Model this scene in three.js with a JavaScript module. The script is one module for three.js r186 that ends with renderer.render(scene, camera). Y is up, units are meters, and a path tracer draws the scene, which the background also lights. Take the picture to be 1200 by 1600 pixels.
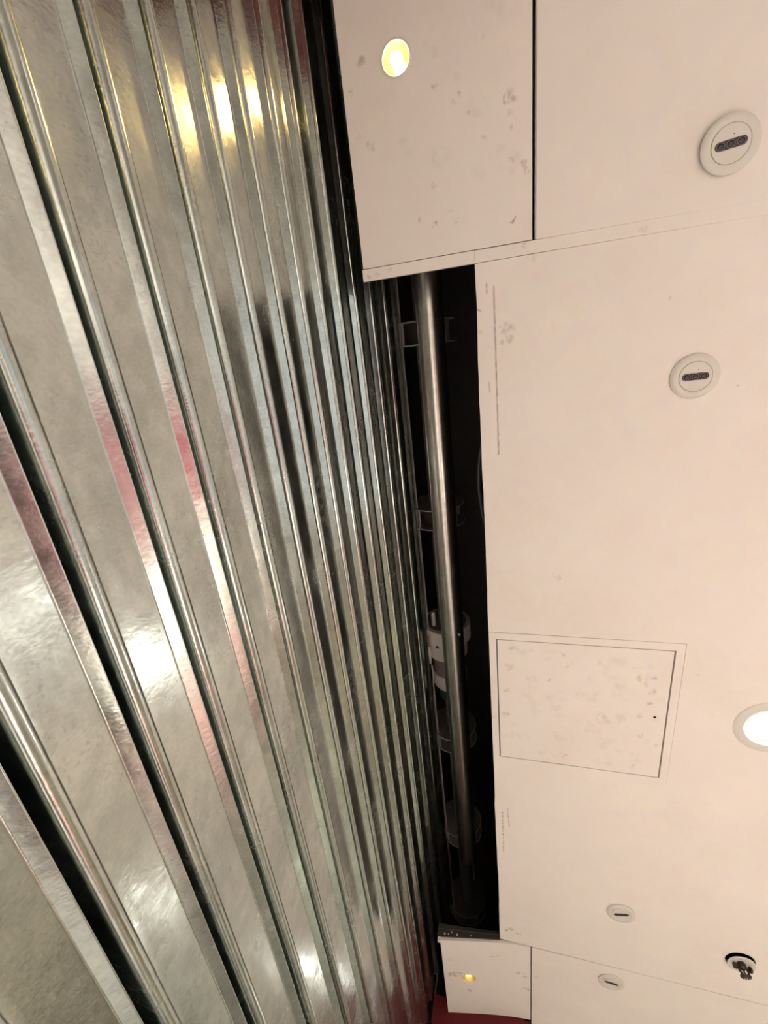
import * as THREE from 'three';
import { mergeGeometries, toCreasedNormals } from 'three/addons/utils/BufferGeometryUtils.js';
import { RoundedBoxGeometry } from 'three/addons/geometries/RoundedBoxGeometry.js';
import { RectAreaLightUniformsLib } from 'three/addons/lights/RectAreaLightUniformsLib.js';

// ---------------------------------------------------------------- camera, light, exposure
const scene = new THREE.Scene();
scene.background = new THREE.Color(0x000000);
const EYE = 1.6;                       // eye height; every Y below is measured from the eye, the ceiling is at Y = 1.1
const camera = new THREE.PerspectiveCamera(98.44, 1200 / 1600, 0.01, 50);
{
  const m = new THREE.Matrix4().makeBasis(
    new THREE.Vector3(0.95976, 0.25728, -0.11253),
    new THREE.Vector3(0.01336, 0.35842, 0.93347),
    new THREE.Vector3(0.28050, -0.89741, 0.34056));
  camera.quaternion.setFromRotationMatrix(m);
  camera.position.set(0, EYE, 0);
}
scene.add(camera);
RectAreaLightUniformsLib.init();
const renderer = new THREE.WebGLRenderer({ antialias: true });
renderer.toneMapping = THREE.LinearToneMapping;
renderer.toneMappingExposure = 1.28;
renderer.shadowMap.enabled = true;
const LAMP = 38;                       // candela of one white ceiling lamp
const WHITE_LIGHT = new THREE.Color(1.0, 0.96, 0.90);
const ADDED_WINDOW_LIGHT = new THREE.Color(1.0, 0.975, 0.94);
const ADDED_WINDOW = 0.55;                     // brightness of the added, unseen window that fills the room with soft light
const AMBER_LIGHT = new THREE.Color(1.0, 0.66, 0.22);

// ---------------------------------------------------------------- helpers
let seed = 7;
const rnd = () => { seed = (seed * 1664525 + 1013904223) >>> 0; return seed / 4294967296; };
const taken = {};
function numbered(n) { taken[n] = (taken[n] || 0) + 1; return taken[n] === 1 ? n : n + '_' + String(taken[n] - 1).padStart(3, '0'); }
function V(x, y, z) { return new THREE.Vector3(x, y + EYE, z); }
function thing(name, label, category, [x, y, z] = [0, 0, 0], group) {
  const o = new THREE.Group(); o.name = numbered(name); o.position.set(x, y, z); scene.add(o);
  o.userData = { label, category }; if (group) o.userData.group = group;
  return o;
}
function struct(name, label, category, geo, mat) {
  const o = geo ? new THREE.Mesh(geo, mat) : new THREE.Group(); o.name = name; o.userData = { kind: 'structure', label, category };
  scene.add(o); return o;
}
function part(name, geo, mat, parent) {
  const o = new THREE.Mesh(geo, mat); o.name = name; parent.add(o); return o;
}
function box(x0, x1, y0, y1, z0, z1) {          // Y measured from the eye
  const g = new THREE.BoxGeometry(x1 - x0, y1 - y0, z1 - z0); g.translate((x0 + x1) / 2, (y0 + y1) / 2 + EYE, (z0 + z1) / 2); return g;
}
function clean(g) { const n = g.index ? g.toNonIndexed() : g; for (const k of Object.keys(n.attributes)) if (!['position', 'normal', 'uv'].includes(k)) n.deleteAttribute(k); return n; }
function merge(list) { return mergeGeometries(list.map(clean)); }
// a flat board lying in the ceiling: outline and holes in (X, Z) metres, underside at Y = y, uv in ceiling metres
const UX0 = -0.4, UZ0 = -3.0, UW = 1.65, UH = 4.12;
function ceilingUv(g) {
  const p = g.attributes.position, uv = new Float32Array(p.count * 2);
  for (let i = 0; i < p.count; i++) { uv[2 * i] = (p.getX(i) - UX0) / UW; uv[2 * i + 1] = (p.getZ(i) - UZ0) / UH; }
  g.setAttribute('uv', new THREE.BufferAttribute(uv, 2)); return g;
}
function board(outline, y, thick = 0.012, holes = []) {
  const s = new THREE.Shape(outline.map(([x, z]) => new THREE.Vector2(x, z)));
  for (const h of holes) {
    const p = new THREE.Path();
    if (h.r) p.absarc(h.x, h.z, h.r, 0, Math.PI * 2, true);
    else p.setFromPoints(h.map(([x, z]) => new THREE.Vector2(x, z)));
    s.holes.push(p);
  }
  const g = new THREE.ExtrudeGeometry(s, { depth: thick, bevelEnabled: false, curveSegments: 40 });
  const n = g.index ? g.toNonIndexed() : g, p = n.attributes.position, out = new Float32Array(p.count * 3);
  for (let i = 0; i < p.count; i += 3) [0, 2, 1].forEach((k, j) => {
    out[3 * (i + j)] = p.getX(i + k); out[3 * (i + j) + 1] = p.getZ(i + k) + y + EYE; out[3 * (i + j) + 2] = p.getY(i + k);
  });
  const r = new THREE.BufferGeometry(); r.setAttribute('position', new THREE.BufferAttribute(out, 3)); r.computeVertexNormals();
  return ceilingUv(r);
}
const rect = (x0, x1, z0, z1) => [[x0, z0], [x1, z0], [x1, z1], [x0, z1]];
// lathe whose axis points straight down from the ceiling: points are [radius, depth below origin]
function lathe(points, seg = 48) {
  const g = new THREE.LatheGeometry(points.map(([r, d]) => new THREE.Vector2(Math.max(r, 0), -d)), seg);
  return toCreasedNormals(g, 0.6);
}
function tube(points, radius, seg = 40, rs = 8) { return new THREE.TubeGeometry(new THREE.CatmullRomCurve3(points), seg, radius, rs, false); }
function rodZ(x, y, z0, z1, r, seg = 24) { const g = new THREE.CylinderGeometry(r, r, z1 - z0, seg); g.rotateX(Math.PI / 2); g.translate(x, y, (z0 + z1) / 2); return g; }

// ---------------------------------------------------------------- procedural textures
function lattice(period, s) {
  const a = new Float32Array(period * period); let q = s;
  for (let i = 0; i < a.length; i++) { q = (q * 1664525 + 1013904223) >>> 0; a[i] = q / 4294967296; }
  return a;
}
const lat = {};
function noise(u, v, px, py, s) {                 // tileable value noise, u and v in 0..1
  const P = Math.max(px, py), key = P + '_' + s, L = lat[key] || (lat[key] = lattice(P, s));
  const x = u * px, y = v * py, xi = Math.floor(x), yi = Math.floor(y), fx = x - xi, fy = y - yi;
  const sx = fx * fx * (3 - 2 * fx), sy = fy * fy * (3 - 2 * fy);
  const a = ((xi % px) + px) % px, b = (a + 1) % px, c = ((yi % py) + py) % py, d = (c + 1) % py;
  const t = (i, j) => L[j * P + i];
  return (t(a, c) * (1 - sx) + t(b, c) * sx) * (1 - sy) + (t(a, d) * (1 - sx) + t(b, d) * sx) * sy;
}
function dataTexture(w, h, f, srgb) {
  const d = new Uint8Array(w * h * 4);
  for (let j = 0; j < h; j++) for (let i = 0; i < w; i++) {
    const c = f(i / w, j / h), o = 4 * (j * w + i);
    d[o] = Math.max(0, Math.min(255, c[0] * 255)); d[o + 1] = Math.max(0, Math.min(255, c[1] * 255)); d[o + 2] = Math.max(0, Math.min(255, c[2] * 255)); d[o + 3] = 255;
  }
  const t = new THREE.DataTexture(d, w, h, THREE.RGBAFormat);
  t.wrapS = t.wrapT = THREE.RepeatWrapping; t.magFilter = THREE.LinearFilter; t.minFilter = THREE.LinearMipmapLinearFilter; t.generateMipmaps = true;
  if (srgb) t.colorSpace = THREE.SRGBColorSpace;
  t.needsUpdate = true; return t;
}
// galvanised sheet, one tile = 0.5 m x 0.5 m
const zincBump = dataTexture(1024, 1024, (u, v) => {
  const w = noise(u, v, 7, 7, 5) * 0.03;
  let h = 0.30 * noise(u, v, 5, 9, 11) + 0.22 * noise(u + w, v, 26, 22, 12) + 0.20 * noise(u, v + w, 120, 70, 13) + 0.13 * noise(u, v, 230, 150, 14) + 0.05 * noise(u, v, 420, 420, 15);
  const k = noise(u, v, 6, 90, 16); if (k > 0.86) h -= (k - 0.86) * 0.4;                     // drawn scratches along the slat
  return [h, h, h];
});
const zincColor = dataTexture(1024, 1024, (u, v) => {
  let c = 0.90 + 0.10 * (noise(u, v, 6, 8, 21) - 0.5) + 0.08 * (noise(u, v, 30, 40, 22) - 0.5) + 0.05 * (noise(u, v, 200, 160, 23) - 0.5);
  const patch = noise(u, v, 9, 14, 24), sp = noise(u, v, 170, 150, 25);
  if (patch > 0.62 && sp > 0.70) c -= 0.06 * Math.min(1, (sp - 0.70) * 6) * Math.min(1, (patch - 0.62) * 8);   // dull speckle of oxide
  return [c, c, c * 0.985];
}, true);
const zincRough = dataTexture(512, 512, (u, v) => {
  const r = 0.72 + 0.35 * (noise(u, v, 5, 7, 31) - 0.5) + 0.22 * (noise(u, v, 40, 30, 32) - 0.5) + 0.12 * (noise(u, v, 180, 140, 33) - 0.5);
  return [r, r, r];
});
for (const t of [zincBump, zincColor, zincRough]) t.repeat.set(2, 2);
// painted ceiling: fine roller stipple for relief, canvas of stains for colour
const stipple = dataTexture(512, 512, (u, v) => { const h = 0.5 * noise(u, v, 60, 60, 41) + 0.3 * noise(u, v, 150, 150, 42) + 0.2 * noise(u, v, 9, 9, 43); return [h, h, h]; });
stipple.repeat.set(UW / 0.3, UH / 0.3);
function ceilingPaint() {
  const W = 820, H = 2048, c = document.createElement('canvas'); c.width = W; c.height = H; const g = c.getContext('2d');
  const X = x => (x - UX0) / UW * W, Y = z => (1 - (z - UZ0) / UH) * H, M = H / UH;
  g.fillStyle = 'rgb(240,235,228)'; g.fillRect(0, 0, W, H);
  for (let i = 0; i < 900; i++) {                                                           // uneven roller coats
    const x = rnd() * W, y = rnd() * H, r = 8 + rnd() * 60, a = 0.012 + rnd() * 0.014, gr = g.createRadialGradient(x, y, 0, x, y, r);
    const q = rnd() < 0.5 ? '226,214,200' : '250,246,238'; gr.addColorStop(0, `rgba(${q},${a * 4})`); gr.addColorStop(1, `rgba(${q},0)`); g.fillStyle = gr; g.fillRect(x - r, y - r, 2 * r, 2 * r);
  }
  const smudge = (x, z, r, dark = 0.22) => {                                                // finger marks and scuffs, a few overlapping dabs
    for (let k = 0; k < 7; k++) {
      const px = X(x + (rnd() - 0.5) * r * 1.5), py = Y(z + (rnd() - 0.5) * r * 1.5), w = r * M * (0.25 + rnd() * 0.5), h = w * (0.35 + rnd() * 0.7);
      g.save(); g.translate(px, py); g.rotate(rnd() * 3.1); g.scale(1, h / w);
      const gr = g.createRadialGradient(0, 0, 0, 0, 0, w); gr.addColorStop(0, `rgba(120,100,82,${dark * (0.3 + rnd() * 0.7)})`); gr.addColorStop(1, 'rgba(120,100,82,0)');
      g.fillStyle = gr; g.fillRect(-w, -w, 2 * w, 2 * w); g.restore();
    }
  };
  const marks = [
    [-0.282, 0.544, 0.011, 0.4], [-0.136, 0.471, 0.0094], [-0.093, 0.451, 0.0063], [-0.102, 0.44, 0.0063], [0.003, 0.427, 0.0126, 0.3], [0.005, 0.402, 0.0079], [0.004, 0.377, 0.0063], [-0.076, 0.414, 0.0063],
    [-0.046, 0.372, 0.0063], [0.006, 0.325, 0.0063], [0.006, 0.218, 0.005, 0.5], [0.031, 0.315, 0.0079, 0.3], [0.035, 0.302, 0.0063, 0.3], [-0.15, 0.311, 0.0079], [-0.118, 0.259, 0.0063], [-0.152, 0.24, 0.0079, 0.3],
    [-0.183, 0.253, 0.0063], [-0.307, 0.502, 0.005, 0.4], [-0.108, 0.24, 0.0063], [-0.277, 0.405, 0.0094], [-0.291, 0.166, 0.0079], [-0.313, 0.162, 0.0063, 0.35], [0.028, 0.171, 0.0079], [-0.26, 0.17, 0.0047],
    [-0.013, 0.018, 0.0126], [0.001, 0.018, 0.0094], [-0.011, -0.005, 0.0126, 0.3], [0.003, -0.005, 0.0094], [-0.053, -2.196, 0.012, 0.3], [-0.028, -2.186, 0.012, 0.3], [0.001, -2.199, 0.012, 0.3], [0.108, -0.604, 0.0126, 0.12],
    [0.448, -0.15, 0.0031, 0.5], [0.46, -0.887, 0.0031, 0.5], [0.308, 0.034, 0.0031, 0.5], [-0.064, 0.014, 0.0063], [0.251, 0.163, 0.0094, 0.12], [0.044, 0.151, 0.0126, 0.15], [-0.069, -1.109, 0.0063], [-0.068, -1.23, 0.0047],
    [0.327, -0.914, 0.0126], [0.344, -0.938, 0.011], [0.362, -0.958, 0.011], [0.337, -1.044, 0.011], [0.357, -0.999, 0.0094], [0.362, -0.91, 0.0094], [-0.018, -0.912, 0.0141], [-0.025, -1.003, 0.0141], [-0.032, -1.096, 0.0141],
    [0.335, -1.24, 0.011], [0.098, -0.945, 0.0079], [-0.008, -0.845, 0.011], [0.13, -0.852, 0.0094], [0.342, -1.119, 0.0094], [0.39, -1.146, 0.0126], [0.239, -1.063, 0.0189, 0.14], [0.139, -1.231, 0.0141, 0.14],
    [-0.275, -2.40, 0.014], [-0.109, -2.362, 0.014], [-0.079, -2.353, 0.014], [0.008, -2.465, 0.022, 0.3], [0.026, -2.559, 0.014, 0.35], [-0.27, -2.50, 0.022, 0.4], [-0.25, -2.50, 0.02, 0.4], [-0.205, -2.62, 0.012, 0.3], [0.066, -2.46, 0.012]];
  for (const m of marks) smudge(m[0], m[1], m[2], m[3] || 0.2);
  for (let i = 0; i < 46; i++) smudge(-0.04 + rnd() * 0.43, -1.26 + rnd() * 0.43, 0.010 + rnd() * 0.02, 0.05);   // handled hatch door
  for (let i = 0; i < 16; i++) smudge(-0.31 + rnd() * 0.34, 0.2 + rnd() * 0.5, 0.010 + rnd() * 0.016, 0.04);
  const scratch = (x0, z0, x1, z1, a, dash) => {                                            // hairline cracks in the filler
    const n = 40; g.lineWidth = 0.9;
    for (let i = 0; i < n; i++) { if (rnd() < dash) continue; const t = i / n, u = (i + 1.05) / n; g.strokeStyle = `rgba(70,48,32,${a * (0.5 + rnd() * 0.5)})`; g.beginPath(); g.moveTo(X(x0 + (x1 - x0) * t) + (rnd() - 0.5) * 0.4, Y(z0 + (z1 - z0) * t)); g.lineTo(X(x0 + (x1 - x0) * u) + (rnd() - 0.5) * 0.4, Y(z0 + (z1 - z0) * u)); g.stroke(); }
  };
  scratch(-0.049, 0.113, -0.049, 0.092, 0.9, 0.3); scratch(-0.034, 0.105, -0.032, -0.27, 0.75, 0.04); scratch(-0.05, -0.096, -0.049, -0.119, 0.6, 0.2);
  scratch(-0.049, -1.527, -0.049, -1.74, 0.7, 0.35); scratch(-0.032, -1.505, -0.027, -1.6, 0.7, 0.2); scratch(-0.073, 0.064, -0.063, 0.059, 0.7, 0.1); scratch(0.006, 0.216, 0.014, 0.228, 0.5, 0.1);
  scratch(0.003, 0.432, 0.003, 0.415, 0.4, 0.3);
  const t = new THREE.CanvasTexture(c); t.colorSpace = THREE.SRGBColorSpace; t.wrapS = t.wrapT = THREE.MirroredRepeatWrapping; return t;
}
const M = {
  zinc: new THREE.MeshStandardMaterial({ color: new THREE.Color(0.655, 0.715, 0.695), metalness: 1, roughness: 0.31, map: zincColor, roughnessMap: zincRough, bumpMap: zincBump, bumpScale: 0.00034 }),
  pipe: new THREE.MeshStandardMaterial({ color: new THREE.Color(0.72, 0.70, 0.66), metalness: 1, roughness: 0.26, map: zincColor, bumpMap: zincBump, bumpScale: 0.00005 }),
  paint: new THREE.MeshStandardMaterial({ map: ceilingPaint(), roughness: 0.62, bumpMap: stipple, bumpScale: 0.0002 }),
  fitting: new THREE.MeshStandardMaterial({ color: new THREE.Color(0.72, 0.70, 0.64), roughness: 0.4 }),
  slot: new THREE.MeshStandardMaterial({ color: new THREE.Color(0.012, 0.011, 0.010), roughness: 0.3 }),
  lens: new THREE.MeshPhysicalMaterial({ color: new THREE.Color(0.015, 0.013, 0.013), roughness: 0.2, clearcoat: 0.3 }),
  lensRing: new THREE.MeshStandardMaterial({ color: new THREE.Color(0.25, 0.24, 0.24), roughness: 0.3, metalness: 0.6 }),
  darkSteel: new THREE.MeshStandardMaterial({ color: new THREE.Color(0.33, 0.32, 0.30), metalness: 0.45, roughness: 0.42 }),
  rodSteel: new THREE.MeshStandardMaterial({ color: new THREE.Color(0.62, 0.60, 0.57), metalness: 0.3, roughness: 0.42 }),
  springBrown: new THREE.MeshStandardMaterial({ color: new THREE.Color(0.11, 0.09, 0.075), metalness: 0.5, roughness: 0.5 }),
  motorWhite: new THREE.MeshStandardMaterial({ color: new THREE.Color(0.78, 0.73, 0.68), roughness: 0.5 }),
  motorGrey: new THREE.MeshStandardMaterial({ color: new THREE.Color(0.26, 0.22, 0.20), roughness: 0.55 }),
  motorGreen: new THREE.MeshStandardMaterial({ color: new THREE.Color(0.02, 0.09, 0.06), roughness: 0.5 }),
  concrete: new THREE.MeshStandardMaterial({ color: new THREE.Color(0.24, 0.23, 0.22), roughness: 0.95 }),
  oliveSteel: new THREE.MeshStandardMaterial({ color: new THREE.Color(0.10, 0.10, 0.075), metalness: 0.55, roughness: 0.4 }),
  screw: new THREE.MeshStandardMaterial({ color: new THREE.Color(0.75, 0.73, 0.66), metalness: 0.5, roughness: 0.35 }),
  red: new THREE.MeshStandardMaterial({ color: new THREE.Color(0.12, 0.002, 0.003), roughness: 0.7 }),
  wall: new THREE.MeshStandardMaterial({ color: new THREE.Color(0.74, 0.71, 0.66), roughness: 0.8 }),
  wallMid: new THREE.MeshStandardMaterial({ color: new THREE.Color(0.42, 0.37, 0.33), roughness: 0.8 }),
  floor: new THREE.MeshStandardMaterial({ color: new THREE.Color(0.62, 0.55, 0.51), roughness: 0.6 }),
  counterRed: new THREE.MeshStandardMaterial({ color: new THREE.Color(0.10, 0.015, 0.019), roughness: 0.5 }),
  counterCream: new THREE.MeshStandardMaterial({ color: new THREE.Color(0.55, 0.50, 0.44), roughness: 0.5 }),
  counterBrown: new THREE.MeshStandardMaterial({ color: new THREE.Color(0.20, 0.105, 0.095), roughness: 0.5 }),
  goldReflector: new THREE.MeshStandardMaterial({ color: new THREE.Color(0.85, 0.62, 0.25), metalness: 0.8, roughness: 0.35 }),
  cable: new THREE.MeshStandardMaterial({ color: new THREE.Color(0.06, 0.06, 0.065), roughness: 0.5 }),
  sprinkler: new THREE.MeshStandardMaterial({ color: new THREE.Color(0.055, 0.045, 0.032), metalness: 0.6, roughness: 0.4 }),
};
const glow = (c, k) => new THREE.MeshStandardMaterial({ color: 0x000000, emissive: c, emissiveIntensity: k, roughness: 0.5 });
M.addedWindowGlow = glow(new THREE.Color(1, 0.975, 0.94), 0.15);
M.lampWhite = glow(new THREE.Color(1, 0.97, 0.92), 50);
M.lampAmberDim = glow(new THREE.Color(1, 0.78, 0.25), 1.4);
M.lampAmber = glow(new THREE.Color(1, 0.72, 0.26), 45);

// ---------------------------------------------------------------- room shell
const H = 1.1;                                                   // ceiling underside above the eye
struct('floor', 'pale floor of the room below the camera', 'floor', box(-0.7, 3.6, -1.7, -1.6, -4.8, 2.2), M.floor);
const ADDED_WIN = [-1.5, 0.85, -1.7, 0.7];                            // unseen window added to the far wall as fill light: y0 y1 z0 z1
struct('wall_right', 'pale wall with an added unseen window on the far side of the room', 'wall', merge([box(3.4, 3.5, -1.6, ADDED_WIN[0], -4.7, 2.1), box(3.4, 3.5, ADDED_WIN[1], 3.6, -4.7, 2.1), box(3.4, 3.5, ADDED_WIN[0], ADDED_WIN[1], -4.7, ADDED_WIN[2]), box(3.4, 3.5, ADDED_WIN[0], ADDED_WIN[1], ADDED_WIN[3], 2.1)]), M.wall);
{
  const w = struct('window_1', 'added unseen window with slim mullions, soft fill light from the far side of the room', 'window');
  const n = 3, dz = (ADDED_WIN[3] - ADDED_WIN[2]) / n;
  for (let i = 0; i < n; i++) part('added_pane', box(3.46, 3.47, ADDED_WIN[0], ADDED_WIN[1], ADDED_WIN[2] + i * dz, ADDED_WIN[2] + (i + 1) * dz), M.addedWindowGlow, w);
  for (let i = 0; i <= n; i++) part('added_mullion', box(3.42, 3.458, ADDED_WIN[0], ADDED_WIN[1], ADDED_WIN[2] + i * dz - 0.02, ADDED_WIN[2] + i * dz + 0.02), M.darkSteel, w);
  const l = new THREE.RectAreaLight(ADDED_WINDOW_LIGHT, ADDED_WINDOW, ADDED_WIN[3] - ADDED_WIN[2], ADDED_WIN[1] - ADDED_WIN[0]); l.position.copy(V(3.39, (ADDED_WIN[0] + ADDED_WIN[1]) / 2, (ADDED_WIN[2] + ADDED_WIN[3]) / 2)); l.lookAt(0, l.position.y, l.position.z); scene.add(l);  // added area light, soft fill for ceiling and slats
}
struct('wall_front', 'pale end wall of the room behind the top of the picture', 'wall', box(-0.5, 3.4, -1.6, 3.6, 2.0, 2.1), M.wall);
struct('wall_back', 'beige end wall beyond the red pier', 'wall', box(-0.5, 3.4, -1.6, 3.6, -4.7, -4.6), M.wallMid);
struct('wall_left', 'bare concrete wall behind the roller shutter', 'wall', merge([box(-0.60, -0.50, -1.6, 3.6, -4.7, 2.1)]), M.concrete);
struct('trim_1', 'pale return wall between the shutter opening and the end of the room', 'wall', merge([box(-0.5, -0.40, -1.6, 1.09, 0.89, 2.0), box(-0.5, -0.40, -1.6, 1.09, -4.6, -2.96)]), M.wall);
struct('trim_2', 'bare concrete slab high above the ceiling void', 'slab', box(-0.6, 3.5, 3.6, 3.7, -4.7, 2.1), M.concrete);

const ceiling = struct('ceiling', 'cream painted board ceiling with joints and scuffs', 'ceiling');
const OPEN = -0.0725;                                            // cut edge of the main board along the shutter slot
const FR = [-0.0725, 0.4245, -1.291, -0.7935];                   // hatch frame outline x0 x1 z0 z1
{
  // main board, its left edge sawn a little unevenly
  const edge = [];
  for (let i = 0; i <= 60; i++) { const z = 0.1535 - i * (2.2605 + 0.1535) / 60; edge.push([OPEN + (i && i < 60 ? (rnd() - 0.5) * 0.0016 + 0.0012 * Math.sin(z * 9) : 0), z]); }
  const outline = [...edge.filter(e => e[1] > FR[3] + 0.0018), [OPEN, FR[3] + 0.0018], [FR[1] + 0.0009, FR[3] + 0.0012], [FR[1] + 0.0004, FR[2]], [OPEN, FR[2]], ...edge.filter(e => e[1] < FR[2]), [0.4, -2.2618], [3.4, -2.2628], [3.4, 0.1542], [0.35, 0.1542]];
  part('panel', board(outline, H, 0.012, [{ x: 0.641, z: -1.04, r: 0.062 }, { x: 1.20, z: -0.84, r: 0.062 }, { x: 0.713, z: -2.05, r: 0.0435 }]), M.paint, ceiling);
  // board beside the slot at the top of the picture
  part('panel', board([[-0.3235, 0.1806], [0.0454, 0.1806], [0.0452, 0.723], [-0.3230, 0.723]], H + 0.001, 0.012, [{ x: -0.2085, z: 0.532, r: 0.0285 }]), M.paint, ceiling);
  part('panel', board([[0.0535, 0.1792], [0.35, 0.1790], [3.4, 0.1790], [3.4, 2.0], [0.0535, 2.0]], H, 0.012, [{ x: 1.20, z: 1.00, r: 0.062 }]), M.paint, ceiling);
  // cover strips
  part('cover_strip', board(rect(-0.3255, -0.0722, 0.1545, 0.1788), H - 0.002, 0.010), M.paint, ceiling);
  part('cover_strip', board([[-0.0716, 0.1548], [0.35, 0.1544], [3.4, 0.1544], [3.4, 0.1788], [0.3, 0.1788], [-0.0716, 0.1785]], H - 0.0004, 0.011), M.paint, ceiling);
  // grey metal channel standing in the open joint
  part('joint_channel', board(rect(0.0506, 0.0533, 0.180, 2.0), H + 0.002, 0.02), M.rodSteel, ceiling);
  // far boards
  part('panel', board([[0.0480, -2.2668], [0.4, -2.2645], [3.4, -2.2640], [3.4, -4.6], [0.0480, -4.6]].reverse(), H, 0.012, [[0.225, -2.93], [1.15, -2.72], [1.55, -3.90], [2.60, -3.90]].map(([x, z]) => ({ x, z, r: 0.062 }))), M.paint, ceiling);
  part('panel', board(rect(-0.40, 0.0460, -4.6, -2.97), H, 0.012), M.paint, ceiling);
  part('panel', board(rect(-0.40, 0.0480, 0.89, 2.0), H, 0.012), M.paint, ceiling);
}
// sagging board below the slot at the bottom of the picture
const sag = x => { const t = Math.max(0, (0.0440 - x) / 0.352); return 0.053 * Math.pow(t, 1.35); };
{
  const slices = [];
  const x0 = -0.308, x1 = 0.0435, hole = { x: -0.2065, z: -2.532, r: 0.0300 };
  // left part with the lamp hole is straight, the rest is bent in strips
  const L = -0.16, drop = x => (x < L ? sag(L) + (sag(x0) - sag(L)) * (L - x) / (L - x0) : sag(x));
  slices.push(board(rect(x0, L, -2.799, -2.2655), 0, 0.011, [hole]));
  for (let i = 0; i < 8; i++) slices.push(board(rect(L + (x1 - L) * i / 8, L + (x1 - L) * (i + 1) / 8, -2.799, -2.2655), 0, 0.011));
  const m = merge(slices), p = m.attributes.position;
  for (let i = 0; i < p.count; i++) p.setY(i, p.getY(i) + H - drop(p.getX(i)));
  m.computeVertexNormals();
  part('panel', m, M.paint, ceiling);
  // dark folded steel angle along the end of that board
  const A = [[-0.320, 1.100], [-0.320, 1.056], [-0.076, 1.0965], [-0.076, 1.121]];
  const sh = new THREE.Shape(A.map(a => new THREE.Vector2(...a)));
  const e = new THREE.ExtrudeGeometry(sh, { depth: 0.006, bevelEnabled: false }); e.translate(0, EYE, -2.2655);
  const lip = new THREE.ExtrudeGeometry(new THREE.Shape([[-0.320, 1.0845], [-0.320, 1.0805], [-0.076, 1.1095], [-0.076, 1.113]].map(a => new THREE.Vector2(...a))), { depth: 0.012, bevelEnabled: false }); lip.translate(0, EYE, -2.2655);
  const angle = part('edge_angle', merge([e, lip]), M.oliveSteel, ceiling);
  for (const [x, y, r] of [[-0.292, 1.0705, 0.0042], [-0.277, 1.0715, 0.0026], [-0.265, 1.080, 0.0030], [-0.242, 1.0765, 0.0042], [-0.187, 1.085, 0.0026]]) {
    const d = new THREE.SphereGeometry(r, 12, 8); d.scale(1, 1, 0.6); d.translate(x, y + EYE, -2.2590); part('screw', d, M.screw, angle);
  }
  const lipBox = box(-0.3175, -0.304, 1.043, 1.056, -2.275, -2.259); part('end_cap', ceilingUv(lipBox), M.paint, ceiling);
}

// red pier that closes the shutter opening
struct('wall_pier_far', 'red painted pier beside the far end of the shutter', 'wall', box(-0.378, 0.046, -1.6, 1.095, -2.96, -2.802), M.red);
struct('wall_pier_near', 'red painted pier beside the near end of the shutter, past the top edge', 'wall', box(-0.378, 0.046, -1.6, 1.095, 0.725, 0.885), M.red);

// ---------------------------------------------------------------- access hatch in the ceiling
{
  const t = thing('access_hatch', 'square painted access hatch with scuffed door and small keyhole, beside the dark slot', 'hatch', [0, 0, 0]);
  const D = [-0.0495, 0.4010, -1.2695, -0.8185];
  part('frame', board(rect(FR[0], FR[1], FR[2], FR[3]), H, 0.014, [rect(D[0] - 0.0028, D[1] + 0.0036, D[2] - 0.0022, D[3] + 0.0022)]), M.paint, t);
  const door = part('door', board(rect(D[0] + 0.0004, D[1] - 0.0004, D[2] + 0.0002, D[3] - 0.0002), H + 0.0004, 0.012, [{ x: 0.3735, z: -1.0445, r: 0.0040 }]), M.paint, t);
  const k = lathe([[0.0038, 0.000], [0.0038, -0.004], [0.0016, -0.004], [0.0016, -0.008], [0, -0.008]], 20); k.translate(0.3735, H + EYE + 0.0006, -1.0445);
  part('keyhole', k, M.slot, door);
}

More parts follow.
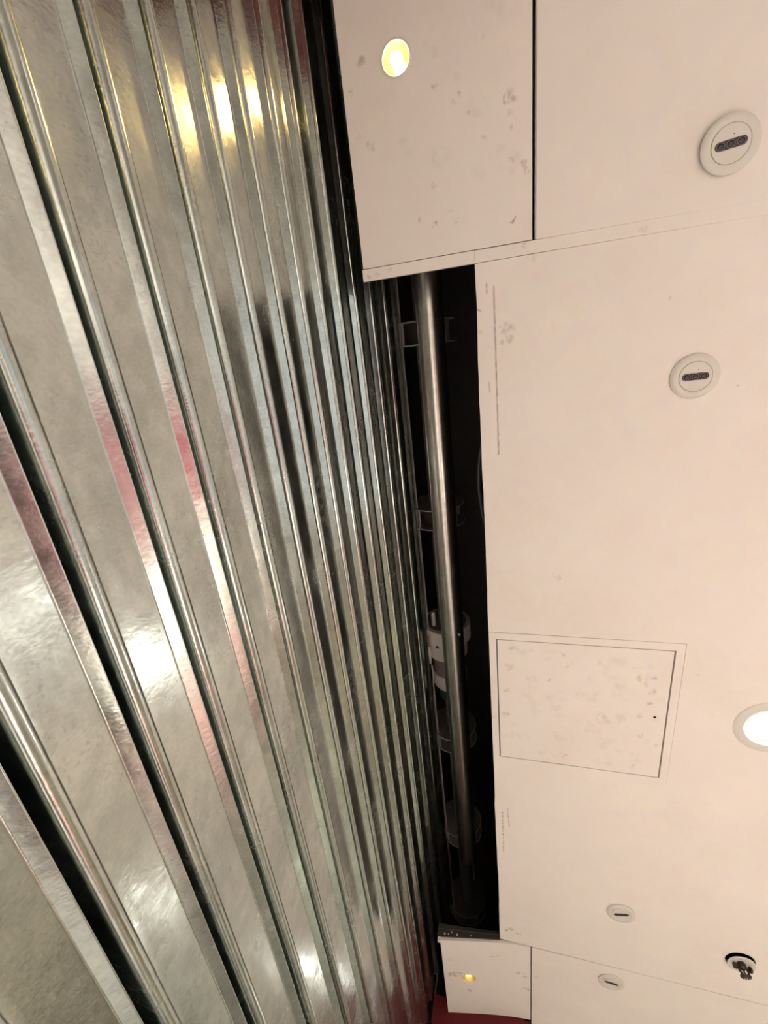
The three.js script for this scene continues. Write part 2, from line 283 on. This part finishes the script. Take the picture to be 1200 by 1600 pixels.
// ---------------------------------------------------------------- roller shutter
{
  const S = thing('roller_shutter', 'galvanised steel roller shutter curtain of interlocking horizontal slats', 'shutter', [0, 0, 0]);
  // profile (height, stand-off towards the room): open hook, rolled bead, flat face, bevel, folded lip
  const prof = [[-0.0845, -0.030], [-0.0845, -0.015], [-0.0845, -0.003]];
  const cx = 0.0257 - 0.1005, cs = 0.0003, cr = 0.0097;
  for (let i = 0; i <= 14; i++) { const a = (88 - i * (88 + 38) / 14) * Math.PI / 180; prof.push([cx - cr * Math.sin(a), cs + cr * Math.cos(a)]); }
  prof.push([-0.0673, 0.0040], [-0.0669, 0.0006], [-0.0660, 0.0001], [-0.058, 0], [-0.0450, 0], [-0.0280, 0], [-0.0125, 0], [-0.0108, 0.0004], [-0.0098, 0.0012], [-0.0006, 0.0098], [0.0006, 0.0102], [0.0012, 0.0094], [0.0012, 0.006], [0.0010, 0.002], [0.0162, -0.030]);
  const Z0 = -2.80, Z1 = 0.74, NZ = 40;
  function slatGeometry(vi) {
    const pos = [], uv = [], idx = []; let len = 0; const n = prof.length;
    for (let i = 0; i < n; i++) {
      if (i) len += Math.hypot(prof[i][0] - prof[i - 1][0], prof[i][1] - prof[i - 1][1]);
      for (let j = 0; j <= NZ; j++) {
        const z = Z0 + (Z1 - Z0) * j / NZ;
        const flat = prof[i][0] < -0.012 && prof[i][0] > -0.0664 ? Math.sin(Math.PI * (prof[i][0] + 0.0665) / 0.0545) : 0;
        const wob = flat * 0.0004 * (Math.sin(z * 7.3 + vi * 2.1) + Math.sin(z * 17.1 + vi * 4.4) * 0.6);
        pos.push(prof[i][1] + wob, prof[i][0], z); uv.push(z + vi * 0.237, len + vi * 0.131);
      }
    }
    for (let i = 0; i < n - 1; i++) for (let j = 0; j < NZ; j++) { const a = i * (NZ + 1) + j, b = a + 1, c = a + NZ + 1, d = c + 1; idx.push(a, c, b, b, c, d); }
    const g = new THREE.BufferGeometry(); g.setAttribute('position', new THREE.Float32BufferAttribute(pos, 3)); g.setAttribute('uv', new THREE.Float32BufferAttribute(uv, 2)); g.setIndex(idx); g.computeVertexNormals(); return g;
  }
  const variants = [0, 1, 2, 3, 4, 5, 6].map(slatGeometry);
  const PITCH = 0.1005;
  let y = 0.3618 - 19 * PITCH - 0.0665, x = -0.396;
  for (let k = -19; k <= 11; k++) {
    const lean = k <= 6 ? 0 : k === 7 ? 0.05 : k === 8 ? 0.092 : 0.120;
    const m = part('slat', variants[((k + 40) * 5) % 7], M.zinc, S);
    m.position.set(x + 0.0665 * Math.sin(lean), y + 0.0665 * Math.cos(lean) + EYE, 0); m.rotation.z = -lean;
    x += PITCH * Math.sin(lean); y += PITCH * Math.cos(lean);
  }
  part('bottom_rail', box(-0.412, -0.384, -1.6, -1.614 + 0.0, Z0, Z1).translate(0, 0.007, 0), M.darkSteel, S);
}
for (const [z0, z1, lab] of [[-2.96, -2.803, 'steel guide channel of the shutter beside the red pier'], [0.743, 0.885, 'steel guide channel of the shutter at the near end']]) {
  const r = thing('guide_rail', lab, 'rail', [0, 0, 0], 'shutter guide rails');
  part('channel', merge([box(-0.378, -0.374, -1.6, 1.2, z0, z1), box(-0.420, -0.416, -1.6, 1.2, z0, z1), z0 < 0 ? box(-0.416, -0.378, -1.6, 1.2, z0, z0 + 0.004) : box(-0.416, -0.378, -1.6, 1.2, z1 - 0.004, z1)]), M.darkSteel, r);
}

// ---------------------------------------------------------------- steel tube and roller barrel in the slot
{
  const t = part(numbered('steel_tube'), (() => { const g = rodZ(-0.2290, 1.42 + EYE, -2.32, 0.86, 0.0415, 48); const p = g.attributes.position, uv = g.attributes.uv; for (let i = 0; i < p.count; i++) uv.setXY(i, p.getZ(i), uv.getX(i) * 0.26); return g; })(), M.pipe, scene);
  t.userData = { label: 'long shiny steel tube running along the dark ceiling slot', category: 'tube' };
  const rivet = new THREE.SphereGeometry(0.0045, 12, 8); rivet.translate(-0.198, 1.388 + EYE, -1.02);
  part('rivet', rivet, M.screw, t);
}
{
  const AX = -0.2865, AY = 1.62 + EYE, R = 0.1026;
  const b = thing('roller_barrel', 'dark roller barrel with spring drums, tie rods and white motor above the steel tube', 'roller', [0, 0, 0]);
  part('shaft', rodZ(AX, AY, -3.2, 1.0, 0.030), M.darkSteel, b);
  const TH = 46 * Math.PI / 180;
  const at = (th, r) => [AX - r * Math.cos(th), AY - r * Math.sin(th)];
  const disc = z => {
    const s = new THREE.Shape(); s.absarc(0, 0, R, 0, Math.PI * 2); const h = new THREE.Path(); h.absarc(0, 0, 0.031, 0, Math.PI * 2, true); s.holes.push(h);
    for (let k = 0; k < 6; k++) { const q = new THREE.Path(); q.absarc(0.078 * Math.cos(k * 1.047 + 0.4), 0.078 * Math.sin(k * 1.047 + 0.4), 0.006, 0, Math.PI * 2, true); s.holes.push(q); }
    const g = new THREE.ExtrudeGeometry(s, { depth: 0.003, bevelEnabled: true, bevelSize: 0.0012, bevelThickness: 0.0008, bevelSegments: 1, curveSegments: 48 }); g.translate(AX, AY, z); return g;
  };
  const rim = z => { const g = new THREE.TorusGeometry(R, 0.0024, 8, 64); g.translate(AX, AY, z + 0.0015); return g; };
  const drums = [[0.076, 0.004], [-0.578, -0.655], [-1.70, -1.775], [-2.35, -2.425], [-3.0, -3.075]];
  for (const [za, zb] of drums) {
    const d = new THREE.Group(); d.name = 'spring_drum'; b.add(d);
    for (const z of [za, zb]) { part('disc', disc(z), M.darkSteel, d); part('rim', rim(z), M.rodSteel, d); }
    part('spring_case', rodZ(AX, AY, zb + 0.004, za - 0.001, 0.062, 36), M.springBrown, d);
    for (let k = 0; k < 4; k++) { const th = TH + k * Math.PI / 2; for (const o of [-0.10, 0.10]) { const [x, y] = at(th + o, 0.097); const g = new THREE.BoxGeometry(0.004, 0.014, za - zb); g.rotateZ(th + o); g.translate(x, y, (za + zb) / 2); part('spacer', g, M.rodSteel, d); } }
  }
  const runs = [[0.9, 0.078], [0.002, -0.576], [-0.657, -1.12], [-1.46, -1.698], [-1.777, -2.348], [-2.427, -2.998]];
  for (const [z1, z0] of runs) for (const th of [TH, 4.33]) { const [x, y] = at(th, 0.096); const g = new THREE.BoxGeometry(0.012, 0.004, z1 - z0); g.rotateZ(th + Math.PI / 2); g.translate(x, y, (z0 + z1) / 2); part('tie_rod', g, M.rodSteel, b); }
  // motor: crown wheel, gearbox, motor body
  const m = new THREE.Group(); m.name = 'motor'; b.add(m);
  const turnZ = (pts, z) => { const g = toCreasedNormals(new THREE.LatheGeometry(pts.map(([r, d]) => new THREE.Vector2(r, d)), 56), 0.5); g.rotateX(-Math.PI / 2); g.translate(AX, AY, z); return g; };
  part('crown_wheel', turnZ([[0.040, 0.0], [0.088, 0.0], [0.090, -0.002], [0.1005, -0.002], [0.1035, 0.001], [0.1035, 0.070], [0.100, 0.074], [0.03, 0.074]], -1.122), M.motorWhite, m);
  part('crown_recess', turnZ([[0.031, -0.003], [0.086, -0.003], [0.086, 0.002], [0.031, 0.002]], -1.120), M.darkSteel, m);
  part('gearbox', turnZ([[0.03, 0], [0.084, 0], [0.086, 0.003], [0.086, 0.072], [0.03, 0.072]], -1.203), M.motorWhite, m);
  part('motor_body', turnZ([[0.03, 0], [0.070, 0], [0.070, 0.095], [0.03, 0.095]], -1.276), M.motorGrey, m);
  part('end_bell', turnZ([[0.03, 0], [0.075, 0], [0.078, 0.004], [0.074, 0.07], [0.060, 0.088], [0.03, 0.090]], -1.372), M.motorWhite, m);
  part('limit_switch', turnZ([[0.03, 0], [0.05, 0], [0.05, 0.06], [0.03, 0.06]], -1.464), M.motorGreen, m);
  for (const [th, z, w] of [[22, -1.157, 0.013], [50, -1.157, 0.006], [75, -1.188, 0.012]]) { const [x, y] = at(th * Math.PI / 180, 0.1015); const g = new THREE.BoxGeometry(0.006, w, w); g.rotateZ(th * Math.PI / 180); g.translate(x, y, z); part('notch', g, M.slot, m); }
  const jb = new RoundedBoxGeometry(0.016, 0.030, 0.095, 3, 0.004); jb.rotateZ(30 * Math.PI / 180); { const [x, y] = at(33 * Math.PI / 180, 0.094); jb.translate(x, y, -1.262); } part('terminal_box', jb, M.motorWhite, m);
  const [wx, wy] = at(TH, 0.094);
  part('wire', tube([new THREE.Vector3(wx, wy, -1.31), new THREE.Vector3(wx + 0.004, wy - 0.006, -1.36), new THREE.Vector3(wx, wy, -1.42), new THREE.Vector3(wx, wy, -1.46)], 0.0035), M.rodSteel, m);
  const lever = new THREE.CapsuleGeometry(0.010, 0.05, 4, 10); lever.rotateX(Math.PI / 2); { const [x, y] = at(60 * Math.PI / 180, 0.078); lever.translate(x, y, -1.07); } part('lever', lever, M.rodSteel, m);
}
{
  const c = part(numbered('cable'), tube([V(-0.055, 1.16, -0.10), V(-0.075, 1.20, -0.24), V(-0.092, 1.215, -0.36), V(-0.083, 1.19, -0.46), V(-0.06, 1.14, -0.54)], 0.004), M.cable, scene);
  c.userData = { label: 'thin dark cable sagging just inside the sawn edge of the slot', category: 'cable' };
}

// red sales counters below the camera, mirrored as red bands in the slats and the tube; far cream pair added to bounce light
for (const [z0, z1, mat, label, dx = 0] of [[-0.78, -0.10, M.counterRed, 'red sales counter below the camera, mirrored as red bands in the slats'], [-1.23, -0.80, M.counterCream, 'cream sales counter between the red and the brown one'], [-2.0, -1.25, M.counterBrown, 'brown sales counter further along, mirrored in the lower slats'], [-4.35, -3.45, M.counterCream, 'added cream counter bouncing light at the far end under the pale green lamp', 0.65], [-4.35, -3.45, M.counterCream, 'added cream counter bouncing light in the far corner under the amber lamp', 1.79]]) {
  const t = thing('sales_counter', label, 'counter', [0, 0, 0], 'sales counters');
  part('plinth', box(0.52 + dx, 1.56 + dx, -1.6, -1.52, z0 + 0.04, z1 - 0.04), M.darkSteel, t);
  part('body', box(0.48 + dx, 1.58 + dx, -1.52, -0.70, z0 + 0.01, z1 - 0.01), mat, t);
  const top = new RoundedBoxGeometry(1.12, 0.04, z1 - z0, 3, 0.01); top.translate(1.03 + dx, EYE - 0.68, (z0 + z1) / 2); part('counter_top', top, mat, t);
}

// ---------------------------------------------------------------- ceiling fittings
function slotFitting(x, z, turn, drop, tilt, label) {
  const t = thing('slot_downlight', label, 'downlight', [x, H + EYE, z], 'round white slot downlights');
  t.rotation.set(tilt[0], turn, tilt[1], 'YXZ');
  const R = 0.0462;
  part('rim', lathe([[0.0300, drop - 0.0005], [0.0312, drop + 0.0012], [0.0335, drop + 0.0016], [R - 0.0025, drop + 0.0005], [R - 0.0004, drop - 0.0012], [R, drop - 0.0032], [R - 0.0006, drop - 0.0052], [R - 0.006, drop - 0.0056], [0.0345, drop - 0.006], [0.0345, -0.004]]), M.fitting, t);
  const slot = new THREE.Path(); const w = 0.0172, r = 0.0078; slot.moveTo(-w, -r); slot.lineTo(w, -r); slot.absarc(w, 0, r, -Math.PI / 2, Math.PI / 2, false); slot.lineTo(-w, r); slot.absarc(-w, 0, r, Math.PI / 2, Math.PI * 1.5, false);
  const s = new THREE.Shape(); s.absarc(0, 0, 0.0292, 0, Math.PI * 2); s.holes.push(slot);
  const g = new THREE.ExtrudeGeometry(s, { depth: 0.006, bevelEnabled: true, bevelSize: 0.0006, bevelThickness: 0.0006, bevelSegments: 2, curveSegments: 40 }); g.rotateX(Math.PI / 2); g.translate(0, -drop + 0.005, 0);
  part('face_plate', g, M.fitting, t);
  const pill = new THREE.Shape(); pill.moveTo(-w, -r); pill.lineTo(w, -r); pill.absarc(w, 0, r, -Math.PI / 2, Math.PI / 2, false); pill.lineTo(-w, r); pill.absarc(-w, 0, r, Math.PI / 2, Math.PI * 1.5, false);
  const ins = new THREE.ExtrudeGeometry(pill, { depth: 0.005, bevelEnabled: false, curveSegments: 16 }); ins.rotateX(Math.PI / 2); ins.translate(0, -drop + 0.0042, 0); part('slot_insert', ins, M.slot, t);
  const sc = new THREE.CylinderGeometry(0.0009, 0.0009, 0.0006, 10); sc.translate(0.004, -drop - 0.0018, 0.0135); part('screw', sc, M.slot, t);
  for (const dx of [-0.0155, 0, 0.0155]) {
    const l = new THREE.SphereGeometry(0.0050, 16, 10); l.scale(1, 0.35, 1); l.translate(dx, -drop - 0.0006, 0); const m = part('led_lens', l, M.lens, t);
    const q = new THREE.TorusGeometry(0.0062, 0.0005, 6, 24); q.rotateX(Math.PI / 2); q.translate(dx, -drop - 0.0010, 0); part('lens_ring', q, M.lensRing, m);
  }
  return t;
}
slotFitting(0.3775, 0.2725, -0.10, 0.0105, [0.03, -0.02], 'white slot downlight hanging proud of the board beside the open joint');
slotFitting(0.3685, -0.1230, -0.01, 0.0052, [0, 0], 'white slot downlight in the main board, nearest the scratched slot corner');
slotFitting(0.3440, -1.9330, -0.30, 0.0050, [0, 0], 'small white slot downlight just before the far board joint');
slotFitting(0.3370, -2.3570, 0.12, 0.0050, [0, 0], 'small white slot downlight just beyond the far board joint');

function spot(x, z, y, color, cd, angle = 0.85) {
  const l = new THREE.SpotLight(color, cd, 0, angle, 0.6, 2); l.position.copy(V(x, y, z)); l.target.position.copy(V(x, y - 1, z)); l.castShadow = true; l.shadow.radius = 2; scene.add(l, l.target); return l;
}
function whiteLamp(x, z, label, c, k = 1) {
  const t = thing('round_downlight', label, 'downlight', [x, H + EYE, z], 'round white downlights');
  part('rim', lathe([[0.0560, -0.020], [0.0560, -0.002], [0.0585, 0.0020], [0.0620, 0.0030], [0.0800, 0.0022], [0.0830, 0.0006], [0.0830, -0.0004], [0.062, -0.0004]]), M.fitting, t);
  part('reflector', lathe([[0.0560, -0.004], [0.0470, -0.007], [0.0460, -0.010], [0.0425, -0.010], [0.0425, -0.024], [0.0, -0.026]]), M.fitting, t);
  part('lamp_glass', lathe([[0.0400, -0.018], [0.0395, -0.013], [0.0340, -0.0105], [0.0, -0.0095]]), c ? glow(c, 50) : M.lampWhite, t);
  spot(x, z, H - 0.008, c || WHITE_LIGHT, LAMP * k);
  return t;
}
whiteLamp(0.641, -1.04, 'lit white round downlight at the right edge beside the hatch');
for (const [x, z, label, c, k] of [
  [1.20, -0.84, 'lit white round downlight past the right edge, level with the hatch'],
  [0.225, -2.93, 'lit white round downlight just below the bottom edge, beside the red pier', null, 0.06],
  [1.15, -2.72, 'lit white round downlight past the bottom right corner, beyond the sprinkler', null, 0.10],
  [1.20, 1.00, 'added unseen white round downlight past the top right corner', null, 0.4],  // unseen lamp added to give the room more light
  [1.55, -3.90, 'lit pale green round downlight far beyond the red pier, tinting the shutter', new THREE.Color(0.82, 1.0, 0.90), 0.32],
  [2.60, -3.90, 'lit amber round downlight in the far corner of the room', new THREE.Color(1.0, 0.78, 0.45), 0.14]]) whiteLamp(x, z, label, c, k);

function amberLamp(x, z, y, tiltZ, label, bulbR, out, cd, bulbMat) {
  const t = thing('amber_spotlight', label, 'spotlight', [x, y + EYE, z], 'amber spotlights');
  t.rotation.z = tiltZ;
  part('rim', lathe([[0.0265, -0.012], [0.0262, 0.0005], [0.0275, 0.0020], [0.0300, 0.0022], [0.0315, 0.0010], [0.0315, -0.0003], [0.0285, -0.0004]]), M.fitting, t);
  part('reflector', lathe([[0.0262, -0.001], [0.0240, -0.016], [0.0150, -0.028], [0.0, -0.030]]), M.goldReflector, t);
  const bulb = new THREE.SphereGeometry(bulbR, 24, 16); bulb.scale(1, 0.8, 1); bulb.translate(0, out, 0); part('bulb', bulb, bulbMat, t);
  const l = new THREE.SpotLight(AMBER_LIGHT, cd, 0, 1.1, 0.8, 2); l.position.set(0, out - bulbR - 0.003, 0); l.target.position.set(0, -1, 0); l.shadow.radius = 1; l.castShadow = true; l.name = 'amber_light'; l.target.name = 'amber_aim'; t.add(l, l.target);
  return t;
}
amberLamp(-0.2085, 0.532, H + 0.001, 0, 'bright amber spotlight in the scuffed board at the top, throwing yellow streaks on the shutter', 0.0125, 0.004, 0.25, M.lampAmber);
amberLamp(-0.2065, -2.532, H - 0.0300, 0.20, 'small amber spotlight in the sagging board near the red pier', 0.0150, 0.014, 0.12, M.lampAmberDim);

{
  const t = thing('fire_sprinkler', 'dark sprinkler head hanging from a round white plate near the far joint', 'sprinkler', [0.713, H + EYE, -2.05]);
  part('escutcheon', lathe([[0.0, 0.006], [0.012, 0.006], [0.030, 0.010], [0.0395, 0.012], [0.0410, 0.0105], [0.0400, 0.008], [0.012, 0.002]]), M.fitting, t);
  part('nozzle', lathe([[0.0, 0.006], [0.0125, 0.006], [0.0125, 0.018], [0.009, 0.022], [0.006, 0.024], [0, 0.024]], 6), M.sprinkler, t);
  const arm = s => tube([new THREE.Vector3(0.010 * s, -0.016, 0), new THREE.Vector3(0.0150 * s, -0.023, 0), new THREE.Vector3(0.0135 * s, -0.031, 0), new THREE.Vector3(0.004 * s, -0.039, 0)], 0.0034, 20, 8);
  for (const s of [-1, 1]) part('frame_arm', arm(s), M.sprinkler, t);
  const bulb = new THREE.CylinderGeometry(0.0026, 0.0026, 0.018, 12); bulb.translate(0, -0.031, 0); part('glass_bulb', bulb, M.sprinkler, t);
  const defl = new THREE.Shape(); for (let k = 0; k < 12; k++) { for (const [da, r] of [[-0.2, 0.007], [-0.16, 0.0165], [0.16, 0.0165], [0.2, 0.007]]) { const a = k * Math.PI / 6 + da; defl[k === 0 && da === -0.2 ? 'moveTo' : 'lineTo'](r * Math.cos(a), r * Math.sin(a)); } }
  const dg = new THREE.ExtrudeGeometry(defl, { depth: 0.0018, bevelEnabled: false }); dg.rotateX(Math.PI / 2); dg.translate(0, -0.0395, 0); part('deflector', dg, M.sprinkler, t);
  for (const s of [-1, 1]) { const g = new THREE.CylinderGeometry(0.0085, 0.0085, 0.006, 16); g.rotateZ(Math.PI / 2); g.translate(0.022 * s, -0.018, 0.004 * s); part('lug', g, M.sprinkler, t); }
  t.rotation.y = 0.35;
}

scene.traverse(o => { if (o.isMesh) { o.castShadow = true; o.receiveShadow = true; } });
renderer.render(scene, camera);
